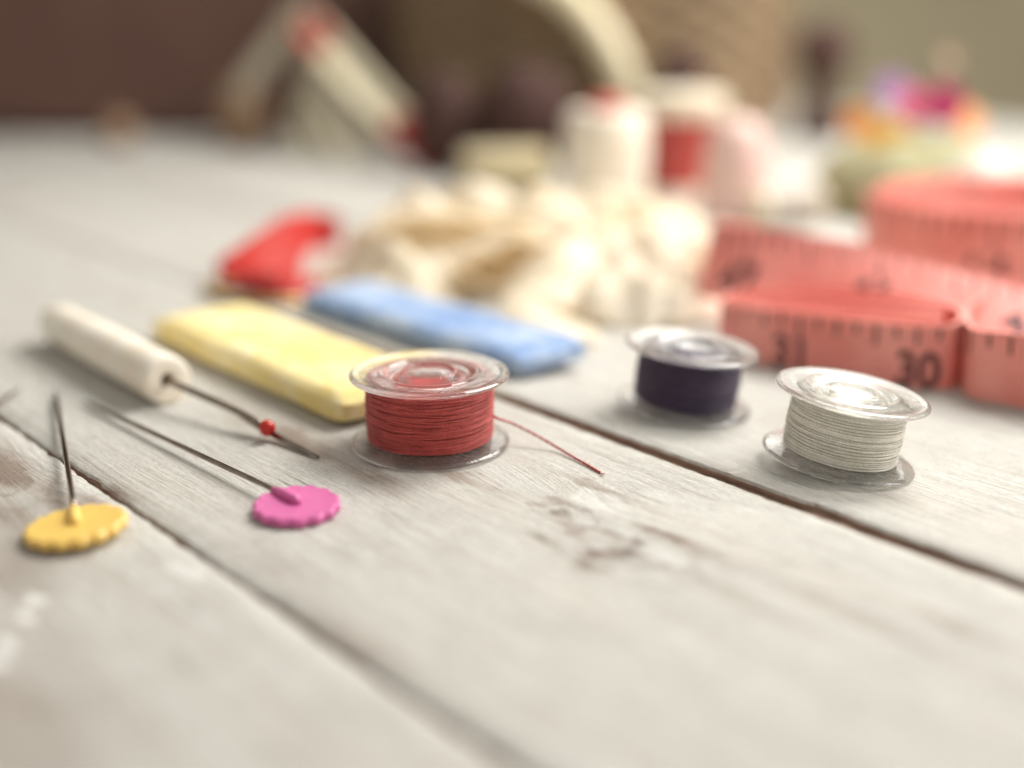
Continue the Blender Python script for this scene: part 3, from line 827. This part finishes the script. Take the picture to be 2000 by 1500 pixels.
spool('dark red thread spool with an ivory cap, right of the cream spool', b2, [(0, 2), (8.6, 2), (8.9, 4), (8.9, 21), (0, 21)], M['red_thread'],
      [('base_cap', [(0, 0), (11.5, 0), (11.8, .8), (11.4, 1.8), (0, 1.9)], M['cap']), ('top_cap', [(0, 21.2), (12.0, 21.2), (12.6, 22.4), (12.6, 26.0), (11.8, 27.4), (3, 27.8), (0, 27.6)], M['cap'])])
b3 = D(1432, 440, 322); b3.z = 0
o = MB().lathe([(6.2, 0), (9.6, 0), (9.8, .8), (9.2, 1.6), (8.4, 12), (7.2, 19.5), (5.2, 23.2), (2.5, 24.6), (0, 24.9), (0, 23.6), (4.6, 22.0), (6.4, 18.5), (7.6, 11), (8.2, 1.2)], 48).build('thimble', M['blush'], None, angle=50)
o.location = b3 * S; tag(o, 'pale blush thimble standing right of the dark red spool', 'thimble')
b4 = D(1535, 450, 312); b4.z = 4.6
t = thing('thread_reel', 'small pale grey thread reel lying on its side by the thimble', 'spool', b4, (0, PI / 2, .35), 'thread spools in the background')
MB().lathe([(0, -7), (4.2, -7), (4.4, 0), (4.2, 7), (0, 7)], 32).build('thread_winding', M['palegrey'], t, angle=40)
for z in (-8.4, 7.1): MB().lathe([(0, z), (4.6, z), (4.6, z + 1.2), (0, z + 1.2)], 32).build('end_cap', M['cap'], t, angle=40)

# pincushion with flower pins
pc = D(1745, 462, 330); pc.z = 0; pc.x += 2
prof = [(0, 0), (17, 0), (21.5, 3), (22.5, 7), (20.5, 12), (15, 16.5), (8, 18.6), (0, 19.2)]
pn = MB().lathe([tuple(v) for v in [(p.x, p.y) for p in catmull([(a, b, 0) for a, b in prof], 5)]], 48)
pn.v = [tuple(Vector(v) * (1 + .05 * math.cos(6 * math.atan2(v[1], v[0])))) for v in pn.v]
o = pn.build('pincushion', M['sage'], None); o.location = pc * S
tag(o, 'round sage green pincushion full of coloured pins behind the tape', 'pincushion')
def up_pin(label, px, py, depth, R, mat, face):
    h = D(px, py, depth); foot = pc + Vector(((h.x - pc.x) * .35, (h.y - pc.y) * .35, 16.0))
    t = thing('flower_pin', label, 'pin', foot, None, 'upright flower pins in the pincushion')
    d = h - foot
    MB().tube([d * (k / 6) - d.normalized() * 2 * (k == 0) for k in range(7)], .33, 8).build('shaft', M['steel'], t)
    hd = flower(R, 1.3, 9, .16).build('flower_head', mat, t, angle=40)
    hd.location = d * S; hd.rotation_euler = face
up_pin('amber flower pin, lowest and leftmost in the pincushion', 1735, 282, 318, 5.8, M['amber'], (1.35, 0, -.2))
up_pin('pale amber flower pin low at the left rim of the bunch', 1678, 240, 330, 4.4, M['orange'], (1.1, 0, -.5))
up_pin('rose pink flower pin above the amber one', 1782, 208, 326, 4.6, M['rose'], (1.25, 0, .2))
up_pin('lilac flower pin behind the rose pink one', 1742, 178, 338, 4.4, M['lilac'], (1.2, 0, -.1))
up_pin('magenta flower pin in the middle of the bunch', 1842, 205, 322, 5.2, M['magenta'], (1.4, .1, .1))
up_pin('orange flower pin, rightmost in the pincushion', 1886, 238, 326, 4.6, M['orange'], (1.2, 0, .4))
up_pin('small tan flower pin standing tallest in the bunch', 1848, 118, 340, 2.6, M['tan'], (1.0, 0, .2))
wb_ = D(1925, 345, 305)
prof = [(9.6 * math.sin(PI * i / 20), -9.2 * math.cos(PI * i / 20)) for i in range(21)]; prof[0] = (0, -9.2); prof[-1] = (0, 9.2)
t = thing('pin_jar', 'white round lidded pin jar behind the tight roll of tape', 'jar', (wb_.x, wb_.y, 0))
MB().lathe([(0, 0), (9, 0), (10, 1), (10.2, 7.5), (0, 7.5)], 48).build('jar_body', M['white_bead'], t, angle=40)
MB().lathe([(0, 7.6)] + [(10.6 * math.cos(PI / 2 * i / 12), 7.6 + 10 * math.sin(PI / 2 * i / 12)) for i in range(12)] + [(0, 17.6)], 48).build('lid', M['white_bead'], t, angle=60)

# wooden box at the left
bx = thing('wooden_box', 'dark brown wooden box at the back left of the table', 'box', (-250, 560, 0))
def slab(x0, x1, y0, y1, z0, z1, name, mat, parent, bev=1.5):
    bm = bmesh.new(); bmesh.ops.create_cube(bm, size=1)
    for v in bm.verts: v.co = Vector(((x0 + x1) / 2 + v.co.x * (x1 - x0), (y0 + y1) / 2 + v.co.y * (y1 - y0), (z0 + z1) / 2 + v.co.z * (z1 - z0))) * S
    bmesh.ops.bevel(bm, geom=bm.edges[:], offset=bev * S, segments=2, affect='EDGES')
    me = bpy.data.meshes.new(name); bm.to_mesh(me); bm.free(); me.materials.append(mat)
    o = bpy.data.objects.new(name, me); COL.objects.link(o); o.parent = parent; return o
slab(-130, 208, -70, 60, 3, 120, 'body', M['brown'], bx); slab(-134, 212, -74, 64, 121, 150, 'lid', M['brown'], bx, 3)  # out-of-view height raised so the box shades the far tabletop
for x in (-120, 182): slab(x, x + 14, -60, -46, 0, 2.9, 'foot', M['brown'], bx, .8)
kb = D(236, 292, 455)
kb.z = 0
o = MB().lathe([(0, 0), (3.6, 0), (5.6, 2), (6.2, 5.2), (5.2, 8.6), (3, 10.6), (0, 11.2)], 32).build('wooden_bead', M['tan'], None); o.location = kb * S
tag(o, 'small reddish brown wooden bead in front of the dark box', 'bead')

# wicker basket with lace covered handle
bk = Vector((27, 472, 0))
t = thing('wicker_basket', 'olive brown wicker basket with a tall lace wrapped handle', 'basket', bk)
def brad(z, a): return 1.0 + z / 320
w = MB(); RX, RY = 58, 42
for k in range(15):                            # woven rows
    z = 2.5 + k * 4.6
    w.tube([(RX * brad(z, 0) * math.cos(a) + 1.0 * math.cos(a) * (-1) ** k * math.cos(18 * a), RY * brad(z, 0) * math.sin(a) + 1.0 * math.sin(a) * (-1) ** k * math.cos(18 * a), z) for a in [2 * PI * i / 144 for i in range(144)]], 2.6, 6, closed=True)
w.build('woven_side', M['wicker'], t)
w = MB()
for i in range(22):
    a = 2 * PI * i / 22
    w.tube([(RX * brad(z, 0) * math.cos(a), RY * brad(z, 0) * math.sin(a), z) for z in (0, 20, 45, 68)], 1.7, 6)
w.build('stakes', M['wicker'], t)
MB().lathe([(RX - 5, 1), (RX + 5, 66), (RX + 3, 66), (RX - 7, 2.5), (0, 2.5), (0, 1)], 72).build('lining', M['wickerdark'], t).scale = (1, RY / RX, 1)

tr = thing('lace_ribbon', 'cream lace ribbon folded in a peak with red ends, before the basket', 'ribbon', (0, 0, 0))
def strap(pts, w, mat, name, parent, face=Vector((0, -1, .2)), th=1.2):
    P = catmull(pts, 10); rows = []
    for i, p in enumerate(P):
        d = (P[min(i + 1, len(P) - 1)] - P[max(i - 1, 0)]).normalized(); sd = d.cross(face).normalized()
        rows.append([p + sd * w * (j / 6 - .5) + face * (1.2 * math.cos(j * 1.05)) for j in range(7)])
    return MB().sheet(rows, th).build(name, mat, parent)
strap([D(612, 60, 418), D(665, 120, 412), D(730, 195, 404), D(800, 268, 398)], 10, M['lace'], 'ribbon_leg', tr)
strap([D(612, 60, 418), D(590, 20, 424), D(545, 80, 430), D(500, 140, 436), D(468, 196, 440)], 6, M['greycloth'], 'ribbon_leg', tr)
strap([D(770, 236, 396), D(806, 275, 394), D(845, 316, 393), D(880, 340, 390)], 9, M['redcap'], 'red_end', tr)
strap([D(592, 40, 420), D(612, 66, 415), D(630, 85, 413)], 9, M['redcap'], 'red_tie', tr)
# handle of the basket
hp = [D(1268, 378, 414), D(1256, 262, 413), D(1222, 165, 409), D(1178, 72, 402), D(1112, -8, 396), D(1000, -80, 402), D(900, -160, 440), D(800, -160, 470), D(760, -60, 500)]
hpt = catmull([p - bk for p in hp], 12)
MB().tube(hpt, [4.9 + .4 * math.sin(i * 1.9) for i in range(len(hpt))], 14).build('handle', M['lace'], t)

# grey cloth and lace roll beneath the ribbon
gc = thing('linen_cloth', 'grey linen cloth propped in a pointed fold left of the basket', 'cloth', D(640, 335, 425))
o0 = D(640, 335, 425)
rows = []
for i in range(9):
    s = i / 8; l = D(556 + 40 * s, 336 - 230 * s, 432) - o0; r = D(745 - 130 * s, 338 - 232 * s, 424) - o0
    rows.append([l.lerp(r, j / 8) + Vector((0, -3 * math.sin(j * 1.5 + s * 2), 0)) for j in range(9)])
MB().sheet(rows, 1.0).build('cloth_fold', M['greycloth'], gc)
lr = D(985, 332, 352); lr.z = 6.5
t = thing('lace_roll', 'small roll of cream lace lying before the basket', 'lace roll', lr, (0, PI / 2, .15))
MB().lathe([(0, -12), (5.6, -12), (6.6, -10.5), (6.8, 0), (6.6, 10.5), (5.6, 12), (0, 12)], 36).build('roll', M['straw'], t, angle=40)
MB().lathe([(2.2, -12.6), (2.2, 12.6), (1.4, 12.6), (1.4, -12.6)], 20, closed=True).build('core', M['tan'], t, angle=40)
kn = D(470, 188, 446)
o = MB().lathe([(0, 0), (7, 0), (8.4, 3), (8.6, 9), (7, 14), (4, 17), (0, 18)], 32).build('wooden_peg', M['tan'], None)
o.location = Vector((kn.x, kn.y, kn.z - 9)) * S; 
o.location.z = 0.0; o.scale = (1, 1, 1.35)
tag(o, 'tan wooden peg standing beside the dark box, under the lace ribbon', 'peg')
def yarn(label, p, R, hz, mat):
    b = MB(); prof = [(R * math.sin(PI * k / 24), hz - hz * math.cos(PI * k / 24)) for k in range(25)]; prof[0] = (0, 0); prof[-1] = (0, 2 * hz)
    b.lathe(prof, 40)
    for k in range(26):
        n_ = Vector((random.uniform(-1, 1), random.uniform(-1, 1), random.uniform(-1, 1))).normalized(); a_ = n_.orthogonal().normalized(); c_ = n_.cross(a_)
        b.tube([Vector((0, 0, hz)) + Vector(((a_ * math.cos(q) + c_ * math.sin(q)).x * R, (a_ * math.cos(q) + c_ * math.sin(q)).y * R, (a_ * math.cos(q) + c_ * math.sin(q)).z * hz)) * 1.0 for q in [2 * PI * i / 40 for i in range(40)]], .7, 5, closed=True)
    o = b.build('yarn_ball', mat, None); o.location = Vector((p.x, p.y, .7)) * S
    return tag(o, label, 'yarn ball', 'dark yarn balls before the basket')
yarn('dark brown yarn ball standing before the basket, behind the lace roll', D(1030, 200, 381), 14, 16, M['wickerdark'])
yarn('tall narrow dark brown yarn ball, between the basket handle and the red spool', D(1330, 130, 398), 9, 18, M['wickerdark'])
yarn('dark brown yarn ball beside the red end of the lace ribbon', D(868, 200, 385), 10, 15, M['wickerdark'])
dk = D(1600, 222, 470)
o = MB().lathe([(0, 0), (9, 0), (12, 6), (9, 14), (6, 22), (8, 30), (13, 38), (14, 46), (10, 54), (0, 57)], 32).build('wooden_finial', M['wickerdark'], None)
o.location = Vector((dk.x, dk.y, 0)) * S; o.scale = (.75, .75, .75)
tag(o, 'dark brown turned wooden finial standing left of the pincushion pins', 'finial')
ps = D(1500, 150, 520)
o = slab(-7, 7, -7, 7, 0, 130, 'wooden_post', M['tan'], None, 2)
o.location = Vector((ps.x, ps.y, 0)) * S
tag(o, 'tan square wooden post rising behind the thimble', 'post')
wl = slab(-900, 900, 800, 830, -300, 700, 'wall', M['wall'], None, 1)
tag(wl, 'olive beige plaster wall behind the table', 'wall', kind='structure')

# ------------------------------------------------------------------ light
def area(name, loc, target, size, power, col, sy=None):
    l = bpy.data.lights.new(name, 'AREA'); l.energy = power; l.color = col; l.size = size * S
    if sy: l.shape = 'RECTANGLE'; l.size_y = sy * S
    o = bpy.data.objects.new(name, l); COL.objects.link(o); o.location = Vector(loc) * S
    o.rotation_euler = (Vector(target) - Vector(loc)).to_track_quat('-Z', 'Y').to_euler()
    return o
area('window_light', (185, 355, 310), (-10, 215, 0), 200, 2.2, (1.0, .98, .935), 200)
area('side_fill_light', (320, 190, 170), (40, 240, 0), 180, .6, (1.0, .98, .935), 160)  # added fill lamp from the right, brightens the front faces
area('back_sheen_light', (60, 690, 240), (-40, 200, 0), 380, .45, (1.0, .98, .94), 200)  # added lamp above the view, gives sheen on the plastic and far wood
w = bpy.data.worlds.new('World'); scene.world = w; w.use_nodes = True
bg = w.node_tree.nodes['Background']; bg.inputs[0].default_value = (1.0, .965, .91, 1); bg.inputs[1].default_value = .39

# ------------------------------------------------------------------ camera
cam = bpy.data.cameras.new('Camera'); co = bpy.data.objects.new('Camera', cam); COL.objects.link(co)
cam.sensor_width = 36; cam.lens = 36 * F / 2000; cam.clip_start = .005; cam.clip_end = 20
co.location = (0, 0, HC * S); co.rotation_euler = (PI / 2 - TH, 0, 0)
cam.dof.use_dof = True; cam.dof.focus_distance = .1535; cam.dof.aperture_fstop = 45 / 8.6
scene.camera = co
scene.view_settings.view_transform = 'Standard'; scene.view_settings.look = 'None'
scene.view_settings.exposure = 0.13; scene.view_settings.gamma = 1.0; scene.view_settings.use_curve_mapping = False
scene.render.engine = 'CYCLES'
cy_ = scene.cycles
cy_.max_bounces = 20; cy_.transmission_bounces = 16; cy_.glossy_bounces = 8; cy_.diffuse_bounces = 4; cy_.transparent_max_bounces = 12
cy_.use_denoising = True; cy_.sample_clamp_indirect = 6.0; cy_.blur_glossy = 0.5
